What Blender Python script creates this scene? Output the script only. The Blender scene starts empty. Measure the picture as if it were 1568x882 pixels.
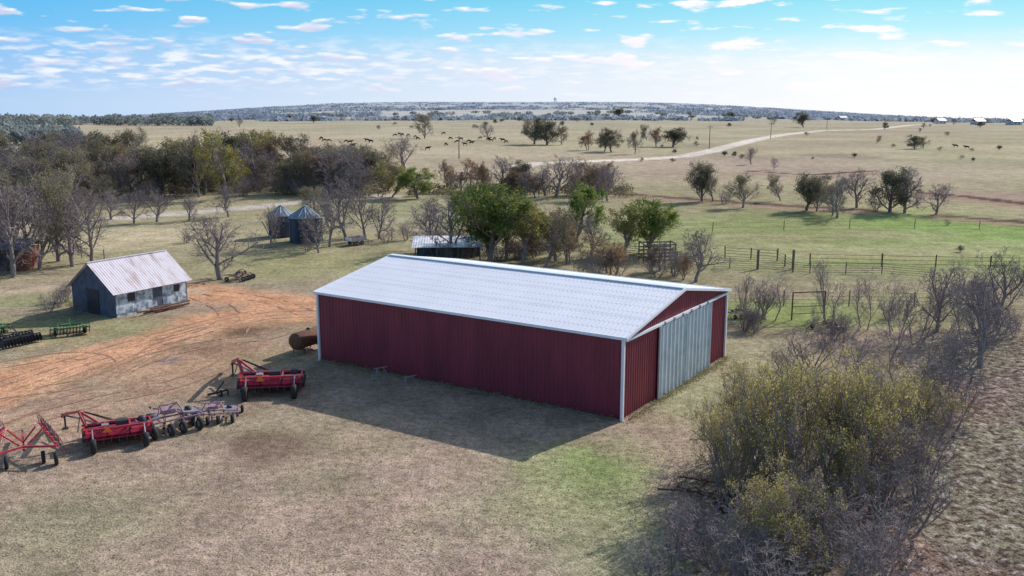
import bpy, math, random
import numpy as np
from mathutils import Vector, Matrix
R=random.Random(7); NR=np.random.RandomState(5)
scene=bpy.context.scene
COL=scene.collection
H=17.5; F=1428.0; TH=0.1962; S_,C_=math.sin(TH),math.cos(TH)
# ---------------- image pixel coordinates projected through the camera -> ground metres
def at(u,v):
    x=(u-784)/F; y=(v-441)/F; t=H/(S_+y*C_)
    return (x*t, t*(C_-y*S_))
def hgt(Y,v):
    y=(v-441)/F
    return H-Y*(S_+y*C_)/(C_-y*S_)
SUN_AZ=math.radians(45); SUN_EL=math.radians(31)
# ---------------- materials
def newmat(name):
    m=bpy.data.materials.new(name); m.use_nodes=True
    nt=m.node_tree; b=nt.nodes['Principled BSDF']; return m,nt,b
def mat(name,col,rough=.7,metal=0.,nscale=3.,var=.25,col2=None,spec=None,stretch=None,rp=(.35,.65)):
    m,nt,b=newmat(name)
    b.inputs['Roughness'].default_value=rough; b.inputs['Metallic'].default_value=metal
    if spec is not None: b.inputs['Specular IOR Level'].default_value=spec
    tc=nt.nodes.new('ShaderNodeTexCoord')
    mp=nt.nodes.new('ShaderNodeMapping'); nt.links.new(tc.outputs['Object'],mp.inputs['Vector'])
    if stretch: mp.inputs['Scale'].default_value=stretch
    n=nt.nodes.new('ShaderNodeTexNoise'); n.inputs['Scale'].default_value=nscale; n.inputs['Detail'].default_value=4
    n.inputs['Roughness'].default_value=.65
    nt.links.new(mp.outputs[0],n.inputs['Vector'])
    r=nt.nodes.new('ShaderNodeValToRGB'); nt.links.new(n.outputs['Fac'],r.inputs['Fac'])
    r.color_ramp.elements[0].position=rp[0]; r.color_ramp.elements[1].position=rp[1]
    c2=col2 if col2 else tuple(min(1,c*(1+var)) for c in col)
    c1=col if col2 else tuple(c*(1-var) for c in col)
    r.color_ramp.elements[0].color=(*c1,1); r.color_ramp.elements[1].color=(*c2,1)
    nt.links.new(r.outputs[0],b.inputs['Base Color'])
    return m
def leafmat(name,c1,c2,nscale=4.,trans=.4):
    m,nt,b=newmat(name)
    tc=nt.nodes.new('ShaderNodeTexCoord')
    n=nt.nodes.new('ShaderNodeTexNoise'); n.inputs['Scale'].default_value=nscale; n.inputs['Detail'].default_value=3
    nt.links.new(tc.outputs['Object'],n.inputs['Vector'])
    r=nt.nodes.new('ShaderNodeValToRGB'); nt.links.new(n.outputs['Fac'],r.inputs['Fac'])
    r.color_ramp.elements[0].position=.38; r.color_ramp.elements[1].position=.62
    r.color_ramp.elements[0].color=(*c1,1); r.color_ramp.elements[1].color=(*c2,1)
    oi=nt.nodes.new('ShaderNodeObjectInfo'); hs=nt.nodes.new('ShaderNodeHueSaturation')
    mr=nt.nodes.new('ShaderNodeMapRange'); mr.inputs['To Min'].default_value=.75; mr.inputs['To Max'].default_value=1.3
    nt.links.new(oi.outputs['Random'],mr.inputs['Value']); nt.links.new(mr.outputs[0],hs.inputs['Value'])
    nt.links.new(r.outputs[0],hs.inputs['Color'])
    df=nt.nodes.new('ShaderNodeBsdfDiffuse')
    tr=nt.nodes.new('ShaderNodeBsdfTranslucent'); mx=nt.nodes.new('ShaderNodeMixShader'); mx.inputs[0].default_value=trans
    nt.links.new(hs.outputs[0],df.inputs['Color']); nt.links.new(hs.outputs[0],tr.inputs['Color'])
    nt.links.new(df.outputs[0],mx.inputs[1]); nt.links.new(tr.outputs[0],mx.inputs[2])
    nt.links.new(mx.outputs[0],nt.nodes['Material Output'].inputs['Surface'])
    nt.nodes.remove(b)
    return m
M={}
M['bark']=mat('bark_grey',(.27,.225,.23),.9,nscale=8,var=.25)
M['bark_dk']=mat('bark_dark',(.20,.165,.165),.9,nscale=8,var=.3)
M['l_green']=leafmat('leaf_green',(.11,.17,.04),(.27,.31,.09))
M['l_yel']=leafmat('leaf_yellow_green',(.20,.20,.05),(.38,.33,.11))
M['l_bush']=leafmat('leaf_bush_yellow',(.27,.26,.08),(.52,.43,.17),2.5,.5)
M['l_rust']=leafmat('leaf_rust',(.24,.15,.10),(.36,.24,.13))
M['l_dark']=leafmat('leaf_dark',(.12,.12,.085),(.20,.19,.125))
M['l_far']=leafmat('leaf_far_haze',(.19,.22,.23),(.27,.29,.28),.02)  # leaf colour paled to stand in for distance haze
M['l_vfar']=leafmat('leaf_horizon_haze',(.34,.41,.52),(.46,.51,.60),.004)  # stronger blue haze put into the leaf colour
M['l_olive']=leafmat('leaf_olive',(.20,.18,.115),(.30,.265,.16))
M['red']=mat('painted_steel_red',(.205,.024,.048),.5,nscale=.8,var=.20,stretch=(1,1,.25))
M['impred']=mat('implement_red',(.46,.028,.06),.45,nscale=4,var=.35)
M['white']=mat('white_trim',(.78,.80,.88),.5,var=.05)
M['door']=mat('door_galvanised',(.50,.57,.64),.45,metal=.1,nscale=1.2,var=.12)
M['roofw']=mat('roof_white_metal',(.88,.88,.94),.30,metal=0.,nscale=.35,var=.04)
M['seam']=mat('roof_fastener_line',(.60,.62,.74),.5,var=.2,nscale=6)
M['rust']=mat('rusty_steel',(.16,.07,.045),.85,nscale=5,var=.4)
M['oldroof']=mat('weathered_tin',(.76,.70,.76),.45,metal=0,nscale=1.8,col2=(.44,.29,.25),stretch=(1,.3,.3),rp=(.48,.74))
M['oldwall']=mat('weathered_whitewash',(.60,.65,.73),.8,nscale=1.7,col2=(.20,.22,.30),rp=(.45,.6))
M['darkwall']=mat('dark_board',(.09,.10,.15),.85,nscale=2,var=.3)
M['tire']=mat('tire_rubber',(.022,.022,.024),.85,var=.2)
M['black']=mat('black_steel',(.035,.03,.04),.6,var=.3)
M['grey']=mat('grey_steel',(.30,.26,.30),.5,metal=.2,var=.25)
M['mauve']=mat('faded_mauve_paint',(.33,.19,.26),.6,var=.35)
M['green']=mat('implement_green',(.03,.16,.05),.5,var=.25)
M['orange']=mat('smv_orange',(.9,.18,.02),.5,var=.05)
M['bin']=mat('grain_bin_steel',(.06,.075,.12),.5,metal=.2,nscale=1.,var=.25)
M['binroof']=mat('grain_bin_roof',(.24,.30,.36),.5,metal=.1,nscale=1.,var=.2)
M['wood']=mat('weathered_wood',(.17,.13,.11),.9,nscale=4,var=.3)
M['conc']=mat('concrete',(.30,.28,.25),.9,var=.15)
M['hide']=mat('black_hide',(.012,.010,.012),.8,var=.3)
M['brick']=mat('brown_red_boards',(.22,.08,.06),.85,nscale=3,var=.3)
M['rut1']=mat('rut_light_clay',(.60,.38,.25),.95,nscale=3,var=.15,spec=.1)
M['rut2']=mat('rut_dark_clay',(.37,.215,.145),.95,nscale=3,var=.25,spec=.1)
# ---------------- mesh builder
def link(o): COL.objects.link(o); return o
class MB:
    def __init__(s): s.v=[];s.f=[];s.m=[];s.mats=[];s.sm=[]
    def mi(s,k):
        if k not in s.mats: s.mats.append(k)
        return s.mats.index(k)
    def add(s,vs,fs,k,smooth=False):
        o=len(s.v); s.v+= [tuple(v) for v in vs]
        i=s.mi(k)
        for f in fs: s.f.append([o+a for a in f]); s.m.append(i); s.sm.append(smooth)
    def box(s,c,d,k,rz=0,rx=0,ry=0):
        Mx=Matrix.Translation(c)@Matrix.Rotation(rz,4,'Z')@Matrix.Rotation(ry,4,'Y')@Matrix.Rotation(rx,4,'X')
        vs=[Mx@Vector((x*d[0]/2,y*d[1]/2,z*d[2]/2)) for x in(-1,1) for y in(-1,1) for z in(-1,1)]
        s.add(vs,[(0,1,3,2),(4,6,7,5),(0,4,5,1),(2,3,7,6),(0,2,6,4),(1,5,7,3)],k)
    def tube(s,a,b,r,k,n=8,r2=None,square=False):
        a=Vector(a);b=Vector(b);d=(b-a).normalized(); r2=r if r2 is None else r2
        u=d.orthogonal().normalized() if abs(d.z)>.99 else d.cross(Vector((0,0,1))).normalized()
        w=d.cross(u); vs=[]
        if square: n=4
        off=math.pi/4 if square else 0
        for p,q in((a,r),(b,r2)):
            for i in range(n):
                t=2*math.pi*i/n+off; vs.append(p+(u*math.cos(t)+w*math.sin(t))*q)
        fs=[(i,(i+1)%n,n+(i+1)%n,n+i) for i in range(n)]+[tuple(range(n))[::-1],tuple(range(n,2*n))]
        s.add(vs,fs,k)
    def lathe(s,c,axis,prof,k,n=20,smooth=True):
        c=Vector(c);d=Vector(axis).normalized();u=d.orthogonal().normalized();w=d.cross(u);vs=[];fs=[]
        for (r,h) in prof:
            for i in range(n):
                t=2*math.pi*i/n; vs.append(c+d*h+(u*math.cos(t)+w*math.sin(t))*max(r,.001))
        for j in range(len(prof)-1):
            for i in range(n):
                fs.append((j*n+i,j*n+(i+1)%n,(j+1)*n+(i+1)%n,(j+1)*n+i))
        s.add(vs,fs,k,smooth)
    def prism(s,prof,x0,x1,k):
        n=len(prof); vs=[(x0,y,z) for y,z in prof]+[(x1,y,z) for y,z in prof]
        fs=[(i,(i+1)%n,n+(i+1)%n,n+i) for i in range(n)]+[tuple(range(n))[::-1],tuple(range(n,2*n))]
        s.add(vs,fs,k)
    def wheel(s,c,axis,r,w,hub='grey'):
        h=w/2
        s.lathe(c,axis,[(r*.55,-h*.8),(r*.85,-h),(r*.97,-h*.7),(r,0),(r*.97,h*.7),(r*.85,h),(r*.55,h*.8)],'tire',18)
        s.lathe(c,axis,[(0.0,-h*.3),(r*.3,-h*.5),(r*.56,-h*.75),(r*.56,h*.75),(r*.3,h*.5),(0,h*.3)],hub,14)
    def obj(s,name,parent=None,loc=(0,0,0),rz=0,scale=1):
        me=bpy.data.meshes.new(name); me.from_pydata(s.v,[],s.f)
        for k in s.mats: me.materials.append(M[k])
        me.polygons.foreach_set('material_index',s.m); me.polygons.foreach_set('use_smooth',s.sm)
        me.update()
        o=link(bpy.data.objects.new(name,me)); o.location=loc; o.rotation_euler=(0,0,rz); o.scale=(scale,)*3
        if parent: o.parent=parent
        return o
def inst(o,name,loc,rz=0,sc=1):
    n=link(bpy.data.objects.new(name,o.data)); n.location=loc; n.rotation_euler=(0,0,rz)
    n.scale=sc if hasattr(sc,'__len__') else (sc,)*3
    return n
def empty(name,loc,rz=0):
    e=link(bpy.data.objects.new(name,None)); e.location=loc; e.rotation_euler=(0,0,rz); return e
def sheet(mb,o,u,n,L,top,k,bot=0,pitch=.3,depth=.03,w=None):
    o=Vector(o);u=Vector(u).normalized();n=Vector(n).normalized(); w=Vector(w) if w else Vector((0,0,1))
    cnt=int(round(L/pitch)); p=L/cnt; xs=[]
    for i in range(cnt):
        b=i*p; xs+=[(b,0),(b+p*.62,0),(b+p*.72,depth),(b+p*.90,depth)]
    xs.append((L,0)); vs=[];fs=[]
    for x,d in xs:
        q=o+u*x+n*d; vs+=[q+w*bot,q+w*top(x)]
    for i in range(len(xs)-1): fs.append((2*i,2*i+2,2*i+3,2*i+1))
    mb.add(vs,fs,k)
# ---------------- value noise
def vnoise(x,y,seed=0):
    def h(a,b):
        n=(a.astype(np.int64)*374761393+b.astype(np.int64)*668265263+seed*974634777)&0x7fffffff
        n=((n^(n>>13))*1274126177)&0x7fffffff
        return ((n^(n>>16))&0xffff)/65535.
    xi=np.floor(x);yi=np.floor(y);fx=x-xi;fy=y-yi
    fx=fx*fx*(3-2*fx);fy=fy*fy*(3-2*fy)
    return (h(xi,yi)*(1-fx)+h(xi+1,yi)*fx)*(1-fy)+(h(xi,yi+1)*(1-fx)+h(xi+1,yi+1)*fx)*fy
def fbm(x,y,seed=0,o=4):
    r=0;a=.5;t=0
    for i in range(o): r=r+a*vnoise(x*2**i,y*2**i,seed+i);t+=a;a*=.5
    return r/t
def sstep(a,b,x): t=np.clip((x-a)/(b-a),0,1); return t*t*(3-2*t)
def zterr(x,y):
    x=np.asarray(x,float);y=np.asarray(y,float)
    b=np.abs(x)/np.maximum(y,50.)
    sf=sstep(.10,.58,b)
    side=-.0190*np.maximum(0,y-760)
    mid=.0042*np.maximum(0,y-1100)
    z=(side*sf+mid*(1-sf))
    z=z+ (fbm(x/500,y/400,3)-.5)*7*sstep(800,1800,y)
    return z
def zt(x,y): return float(zterr(np.array([x]),np.array([y]))[0])
# ---------------- ground
NX,NY=560,450
t=np.linspace(0,1,NY)
ys=-30+ (np.exp(t*math.log(6500/22.+1))-1)*22.0
w=np.linspace(-1,1,NX); w=np.sign(w)*np.abs(w)**1.15
yy,ww=np.meshgrid(ys,w,indexing='ij')
xx=ww*(60+np.maximum(yy,0)*.95)
zz=zterr(xx,yy)
col=np.zeros((NY,NX,3))
def setc(c,f): 
    global col
    f=np.clip(f,0,1)[...,None]; col=col*(1-f)+np.array(c)*f
nz1=fbm(xx/9,yy/9,11); nz2=fbm(xx/40,yy/60,21); nz3=fbm(xx/2.5,yy/2.5,31); nz4=fbm(xx/200,yy/200,41)
col[:]=(.405,.305,.235)
setc((.32,.29,.175),sstep(.45,.7,nz1)*.5)
setc((.36,.335,.20),sstep(75,105,yy)*.7)
setc((.49,.415,.29),sstep(170,240,yy)*(.6+.6*nz2))
setc((.38,.36,.23),sstep(170,240,yy)*sstep(.5,.62,nz2)*.5)
setc((.46,.35,.28),sstep(170,300,yy)*sstep(.48,.62,nz4)*.7)
setc((.41,.37,.25),sstep(250,400,yy)*sstep(.5,.6,fbm(xx/60,yy/120,51))*.6)
def ell(u,v,ru,rv,c,s=1,soft=.5,nn=.5):
    X,Y=at(u,v); rx=ru*17.84/(v-157.2); ry=rv*24990/(v-157.2)**2
    d=np.sqrt(((xx-X)/rx)**2+((yy-Y)/ry)**2)+ (nz1-.5)*nn*1.2+(nz3-.5)*nn
    setc(c,s*(1-sstep(1-soft,1+soft*.6,d)))
def seg(pts,wid,c,s=1,soft=.5,px=True,nn=.4):
    P=[at(*p) for p in pts] if px else pts
    dm=np.full(xx.shape,1e9)
    for a,b in zip(P[:-1],P[1:]):
        ax,ay=a;bx,by=b;dx,dy=bx-ax,by-ay;L=dx*dx+dy*dy
        tt=np.clip(((xx-ax)*dx+(yy-ay)*dy)/L,0,1)
        dm=np.minimum(dm,np.hypot(xx-ax-tt*dx,yy-ay-tt*dy))
    d=dm/wid+(nz3-.5)*nn+(nz1-.5)*nn
    setc(c,s*(1-sstep(1-soft,1+soft,d)))
    return dm
# mid and far pasture
ell(1300,365,420,52,(.29,.33,.14),.8); ell(1480,350,160,30,(.25,.35,.12),.75,.5,1.); ell(1180,345,160,14,(.31,.33,.15),.6)
ell(1250,385,260,10,(.43,.39,.23),.7,.5,1.);ell(1350,360,120,7,(.41,.36,.22),.6,.5,1.2);ell(1500,375,120,8,(.41,.38,.22),.5,.5,1.2);ell(1150,365,100,7,(.41,.36,.22),.6,.5,1.2)
ell(1100,390,120,30,(.37,.36,.20),.6)
ell(640,325,120,20,(.36,.35,.20),.8); ell(210,365,130,22,(.50,.42,.28),.8); ell(470,400,160,26,(.36,.34,.18),.8)
ell(60,460,110,14,(.32,.32,.17),.8); ell(230,360,60,8,(.54,.44,.31),.5); ell(520,385,60,8,(.46,.40,.26),.5,.5,1.)
ell(620,235,420,20,(.48,.40,.29),.6,.5,1.); ell(1250,255,300,20,(.43,.34,.275),.7,.5,1.); ell(150,215,300,14,(.50,.43,.29),.7)
ell(1200,222,200,8,(.40,.32,.25),.6);ell(1480,300,140,12,(.40,.29,.24),.7);ell(700,205,260,8,(.50,.42,.31),.6);ell(1450,250,160,14,(.40,.36,.25),.6,.5,1.);ell(1060,215,100,8,(.41,.38,.26),.6,.5,1.)
ell(1300,240,60,5,(.27,.21,.18),.6,.5,1.);ell(1050,270,120,8,(.39,.31,.24),.6);ell(500,200,150,5,(.44,.40,.28),.5,.5,1.)
# near yard
ell(90,505,240,26,(.31,.305,.155),.8); ell(400,560,120,30,(.34,.275,.185),.5)
ell(600,780,330,90,(.44,.325,.26),.7); ell(400,650,180,25,(.34,.295,.185),.5)
ell(900,712,100,45,(.23,.34,.10),.75,.9,.9); ell(850,760,160,50,(.29,.32,.155),.6,.8)
ell(960,840,150,70,(.31,.32,.18),.7); ell(1060,600,110,50,(.36,.34,.21),.85); ell(1160,545,100,45,(.39,.355,.225),.8)
ell(1200,480,180,26,(.26,.33,.11),.8); ell(1420,470,160,30,(.32,.32,.16),.6)
ell(100,800,170,60,(.35,.30,.21),.6,.5,1.); ell(300,850,260,50,(.45,.34,.27),.5,.5,1.); ell(720,860,120,40,(.45,.34,.28),.5,.5,1.)
ell(480,740,70,18,(.34,.29,.20),.5,.5,1.3); ell(700,740,90,20,(.47,.36,.29),.6,.5,1.3); ell(560,690,90,12,(.37,.31,.21),.5,.5,1.3); ell(650,820,80,20,(.36,.30,.22),.5,.5,1.3); ell(250,760,90,20,(.35,.30,.21),.5,.5,1.3)
# dirt work area
ell(240,550,210,58,(.48,.30,.20),.85,.7,1.1); ell(60,640,130,45,(.45,.29,.205),.7,.5,1.); ell(330,500,130,22,(.46,.29,.185),.8); ell(200,640,120,30,(.40,.28,.20),.5,.5,1.2)
dirt=(.66,.355,.215)
seg([(-300,700),(0,596),(90,566),(170,540),(260,514),(330,494),(400,480),(490,478)],2.9,dirt,.97,.45,True,.8)
seg([(-300,650),(0,570),(100,547),(200,522)],1.6,dirt,.7,.6)
seg([(486,468),(420,460),(360,455),(315,447),(290,443)],2.9,dirt,.95,.5)
seg([(486,490),(400,492),(330,500)],1.5,(.58,.34,.21),.8,.6)
seg([(-200,452),(0,450),(60,443),(110,440),(200,440),(300,446)],1.3,(.58,.45,.32),.85,.5)
ell(400,503,55,9,(.20,.125,.09),.85,.5,1.2); ell(310,532,70,12,(.25,.155,.11),.7,.5,1.4); ell(258,552,18,8,(.27,.21,.22),.8);ell(370,512,40,5,(.18,.11,.08),.7,.5,1.4)
ell(398,688,52,20,(.20,.135,.105),.75,.5,1.); ell(190,600,120,14,(.35,.24,.165),.5,.6,1.2); ell(840,700,40,8,(.36,.3,.2),.5)
ell(120,580,80,10,(.38,.26,.17),.5,.5,1.3); ell(420,545,60,10,(.32,.27,.16),.6,.5,1.2)
# far gravel road and lanes
seg([(790,256),(820,250),(900,247),(1000,243),(1050,239),(1085,232),(1120,223),(1160,213),(1200,206),(1260,200),(1340,198),(1425,188)],3.8,(.76,.67,.59),1,.25,True,.1)
seg([(700,262),(790,256)],3,(.55,.44,.35),.8,.4)
seg([(-200,350),(60,342),(170,335),(300,325),(400,316),(500,306),(600,300)],2.4,(.58,.51,.47),.9,.4)
seg([(560,345),(640,332),(760,322)],1.6,(.48,.42,.32),.6,.5)
# eroded creek banks and their painted shadow lines
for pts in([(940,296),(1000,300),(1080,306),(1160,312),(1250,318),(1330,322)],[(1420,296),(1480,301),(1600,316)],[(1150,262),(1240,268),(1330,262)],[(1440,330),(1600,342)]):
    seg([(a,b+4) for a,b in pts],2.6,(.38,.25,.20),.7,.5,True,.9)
    seg(pts,1.6,(.11,.07,.07),.95,.5,True,.9)  # dark shadow of the bank put into the ground colour
# brush strip and churned mud on the right
mudline=at(1395,560); mudb=at(1330,882)
xm=mudb[0]+(mudline[0]-mudb[0])*(yy-mudb[1])/(mudline[1]-mudb[1])
mud=sstep(-1.0,1.2,xx-xm+ (nz1-.5)*3)*(1-sstep(66,74,yy))
setc((.22,.165,.14),mud*.95)
setc((.33,.205,.15),mud*sstep(.5,.62,nz1)*.6)
setc((.25,.235,.165),mud*(1-sstep(.38,.5,nz1))*.6)
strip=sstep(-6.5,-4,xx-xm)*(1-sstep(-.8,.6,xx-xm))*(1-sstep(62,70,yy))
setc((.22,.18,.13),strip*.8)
ell(1350,830,60,60,(.40,.24,.18),.85)
# far distance: wooded country with fields between, then painted haze
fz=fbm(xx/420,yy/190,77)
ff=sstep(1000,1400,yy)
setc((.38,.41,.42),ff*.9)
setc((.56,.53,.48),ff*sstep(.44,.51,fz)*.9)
setc((.42,.48,.57),sstep(2000,3800,yy)*.85)  # bluish aerial haze painted over the ground colour
setc((.46,.46,.48),sstep(250,1400,yy)*.30)  # grey haze blended into the colour with distance
chn=fbm(xx/.7,yy/.7,91); zz=zz+mud*(chn-.5)*.45*(yy<80)
me=bpy.data.meshes.new('ground')
V=np.stack([xx,yy,zz],-1).reshape(-1,3).astype(np.float32)
I=np.arange(NY*NX).reshape(NY,NX)
Q=np.stack([I[:-1,:-1],I[:-1,1:],I[1:,1:],I[1:,:-1]],-1).reshape(-1)
me.vertices.add(len(V)); me.vertices.foreach_set('co',V.ravel())
me.loops.add(len(Q)); me.loops.foreach_set('vertex_index',Q.astype(np.int32))
me.polygons.add(len(Q)//4); me.polygons.foreach_set('loop_start',np.arange(0,len(Q),4,dtype=np.int32))
me.polygons.foreach_set('use_smooth',np.ones(len(Q)//4,bool))
me.update(calc_edges=True)
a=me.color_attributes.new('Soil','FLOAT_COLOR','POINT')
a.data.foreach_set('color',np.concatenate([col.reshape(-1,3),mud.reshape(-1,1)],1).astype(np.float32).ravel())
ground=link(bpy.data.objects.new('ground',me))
m,nt,b=newmat('ground_soil_and_grass'); N=nt.nodes; Lk=nt.links
N.remove(b); df=N.new('ShaderNodeBsdfDiffuse'); Lk.new(df.outputs[0],N['Material Output'].inputs['Surface'])
at_=N.new('ShaderNodeAttribute'); at_.attribute_name='Soil'
tc=N.new('ShaderNodeTexCoord')
def noise(sc,det=5,ro=.6):
    n=N.new('ShaderNodeTexNoise'); n.inputs['Scale'].default_value=sc; n.inputs['Detail'].default_value=det; n.inputs['Roughness'].default_value=ro
    Lk.new(tc.outputs['Object'],n.inputs['Vector']); return n.outputs['Fac']
def mrange(x,a,b_,c,d):
    n=N.new('ShaderNodeMapRange'); n.inputs[1].default_value=a;n.inputs[2].default_value=b_;n.inputs[3].default_value=c;n.inputs[4].default_value=d
    Lk.new(x,n.inputs[0]); return n.outputs[0]
def mth(op,x,y):
    n=N.new('ShaderNodeMath'); n.operation=op
    for i,q in enumerate((x,y)):
        if not isinstance(q,(int,float)): Lk.new(q,n.inputs[i])
        else: n.inputs[i].default_value=q
    return n.outputs[0]
n1=noise(.35,4,.65); n2=noise(2.2,4,.75); n3=noise(11,2,.7); nL=noise(.02,4,.6)
v=mth('MULTIPLY',mrange(n1,.3,.7,.74,1.26),mrange(n2,.3,.7,.58,1.42))
v=mth('MULTIPLY',v,mrange(n3,.3,.7,.55,1.45))
v=mth('MULTIPLY',v,mrange(nL,.35,.65,.87,1.13))
vm=N.new('ShaderNodeVectorMath'); vm.operation='SCALE'; Lk.new(at_.outputs['Color'],vm.inputs[0]); Lk.new(v,vm.inputs['Scale'])
n5=noise(.9,4,.75)
mg=N.new('ShaderNodeMixRGB'); mg.blend_type='MULTIPLY'; Lk.new(mrange(n5,.48,.6,0,.38),mg.inputs[0]); Lk.new(vm.outputs[0],mg.inputs[1]); mg.inputs[2].default_value=(.80,.92,.70,1)
fleck=mth('MULTIPLY',mrange(n2,.57,.63,0,1),at_.outputs['Alpha'])
m2=N.new('ShaderNodeMixRGB'); Lk.new(mth('MULTIPLY',fleck,.65),m2.inputs[0]); Lk.new(mg.outputs[0],m2.inputs[1]); m2.inputs[2].default_value=(.58,.55,.54,1)
dk=mth('MULTIPLY',mrange(n2,.42,.50,.9,0),at_.outputs['Alpha'])
m3=N.new('ShaderNodeMixRGB'); Lk.new(dk,m3.inputs[0]); Lk.new(m2.outputs[0],m3.inputs[1]); m3.inputs[2].default_value=(.08,.055,.05,1)
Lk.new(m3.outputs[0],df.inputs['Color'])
hh=mth('ADD',mth('MULTIPLY',n2,.6),mth('MULTIPLY',n3,.35))
bp=N.new('ShaderNodeBump'); bp.inputs['Strength'].default_value=.8; bp.inputs['Distance'].default_value=.17; Lk.new(hh,bp.inputs['Height'])
Lk.new(bp.outputs[0],df.inputs['Normal'])
me.materials.append(m)
# tyre ruts: thin broken ribbons of disturbed clay lying on the ground
mb=MB()
def smooth(P,n=14):
    out=[]
    for i in range(len(P)-1):
        p0=P[max(0,i-1)];p1=P[i];p2=P[i+1];p3=P[min(len(P)-1,i+2)]
        for k in range(n):
            t_=k/n; out.append(tuple(.5*((2*p1[j])+(-p0[j]+p2[j])*t_+(2*p0[j]-5*p1[j]+4*p2[j]-p3[j])*t_**2+(-p0[j]+3*p1[j]-3*p2[j]+p3[j])*t_**3) for j in(0,1)))
    out.append(P[-1]); return out
rz_=[.006]
def rut(pts,off,wd_,k):
    P=smooth([at(*p) for p in pts]); rz_[0]+=.0012; seedp=R.uniform(0,99)
    segs=[]
    for i in range(len(P)):
        a=P[max(0,i-1)];b_=P[min(len(P)-1,i+1)]; d=Vector((b_[0]-a[0],b_[1]-a[1])).normalized(); n_=Vector((-d.y,d.x))
        f=float(fbm(np.array([i*.35+seedp]),np.array([seedp]),3,3)[0]); ww_=wd_*max(0,(f-.36)*2.8)
        c=Vector(P[i])+n_*(off+R.uniform(-.04,.04)); segs.append((c-n_*ww_/2,c+n_*ww_/2,ww_))
    vs=[];fs=[]
    for s in segs: vs+=[(s[0].x,s[0].y,rz_[0]),(s[1].x,s[1].y,rz_[0])]
    for i in range(len(segs)-1):
        if segs[i][2]>.02 or segs[i+1][2]>.02: fs.append((2*i,2*i+2,2*i+3,2*i+1))
    if fs: mb.add(vs,fs,k)
main=[(-120,640),(0,598),(90,567),(170,541),(260,515),(330,496),(400,482),(480,478)]
for o_,k in((-1.9,'rut2'),(-1.2,'rut1'),(-.7,'rut2'),(.1,'rut1'),(.6,'rut2'),(1.1,'rut1'),(1.6,'rut2')): rut(main,o_,.34,k)
for pts in([(0,640),(60,620),(130,590),(190,560),(250,530),(300,500)],[(-40,620),(40,612),(100,600),(150,575),(150,550),(90,545),(0,560)],[(40,600),(110,590),(175,572),(230,548),(300,530),(370,520)],
  [(0,660),(90,630),(170,610),(260,590),(340,560),(380,530),(400,500)],[(200,560),(260,540),(330,525),(410,515),(450,500)],[(320,448),(380,455),(430,465),(470,480)],[(300,452),(340,470),(350,490),(300,510),(240,525)]):
    rut(pts,-.85,.24,'rut2'); rut(pts,.85,.24,'rut2')
mb.obj('tyre_ruts')
# ---------------- trees
def fast_mesh(name,V,Fq,Ft,mq,mt,mats):
    me=bpy.data.meshes.new(name)
    V=np.asarray(V,np.float32); Fq=np.asarray(Fq,np.int32).reshape(-1,4); Ft=np.asarray(Ft,np.int32).reshape(-1,3)
    me.vertices.add(len(V)); me.vertices.foreach_set('co',V.ravel())
    lo=np.concatenate([Fq.ravel(),Ft.ravel()]); me.loops.add(len(lo)); me.loops.foreach_set('vertex_index',lo)
    ls=np.concatenate([np.arange(len(Fq))*4,len(Fq)*4+np.arange(len(Ft))*3]).astype(np.int32)
    me.polygons.add(len(ls)); me.polygons.foreach_set('loop_start',ls)
    for k in mats: me.materials.append(M[k])
    me.polygons.foreach_set('material_index',np.concatenate([np.full(len(Fq),mq),np.full(len(Ft),mt)]).astype(np.int32))
    me.update(calc_edges=True); return me
def leaves(P,size,rs):
    n=len(P); a=rs.normal(size=(n,3)); a/=np.linalg.norm(a,axis=1)[:,None]
    b=rs.normal(size=(n,3)); b-=a*(a*b).sum(1)[:,None]; b/=np.linalg.norm(b,axis=1)[:,None]
    s=(size*rs.uniform(.6,1.4,n))[:,None]
    V=np.stack([P-a*s,P+b*s*.55,P+a*s,P-b*s*.55],1).reshape(-1,3)
    return V,np.arange(4*n).reshape(n,4)
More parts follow.
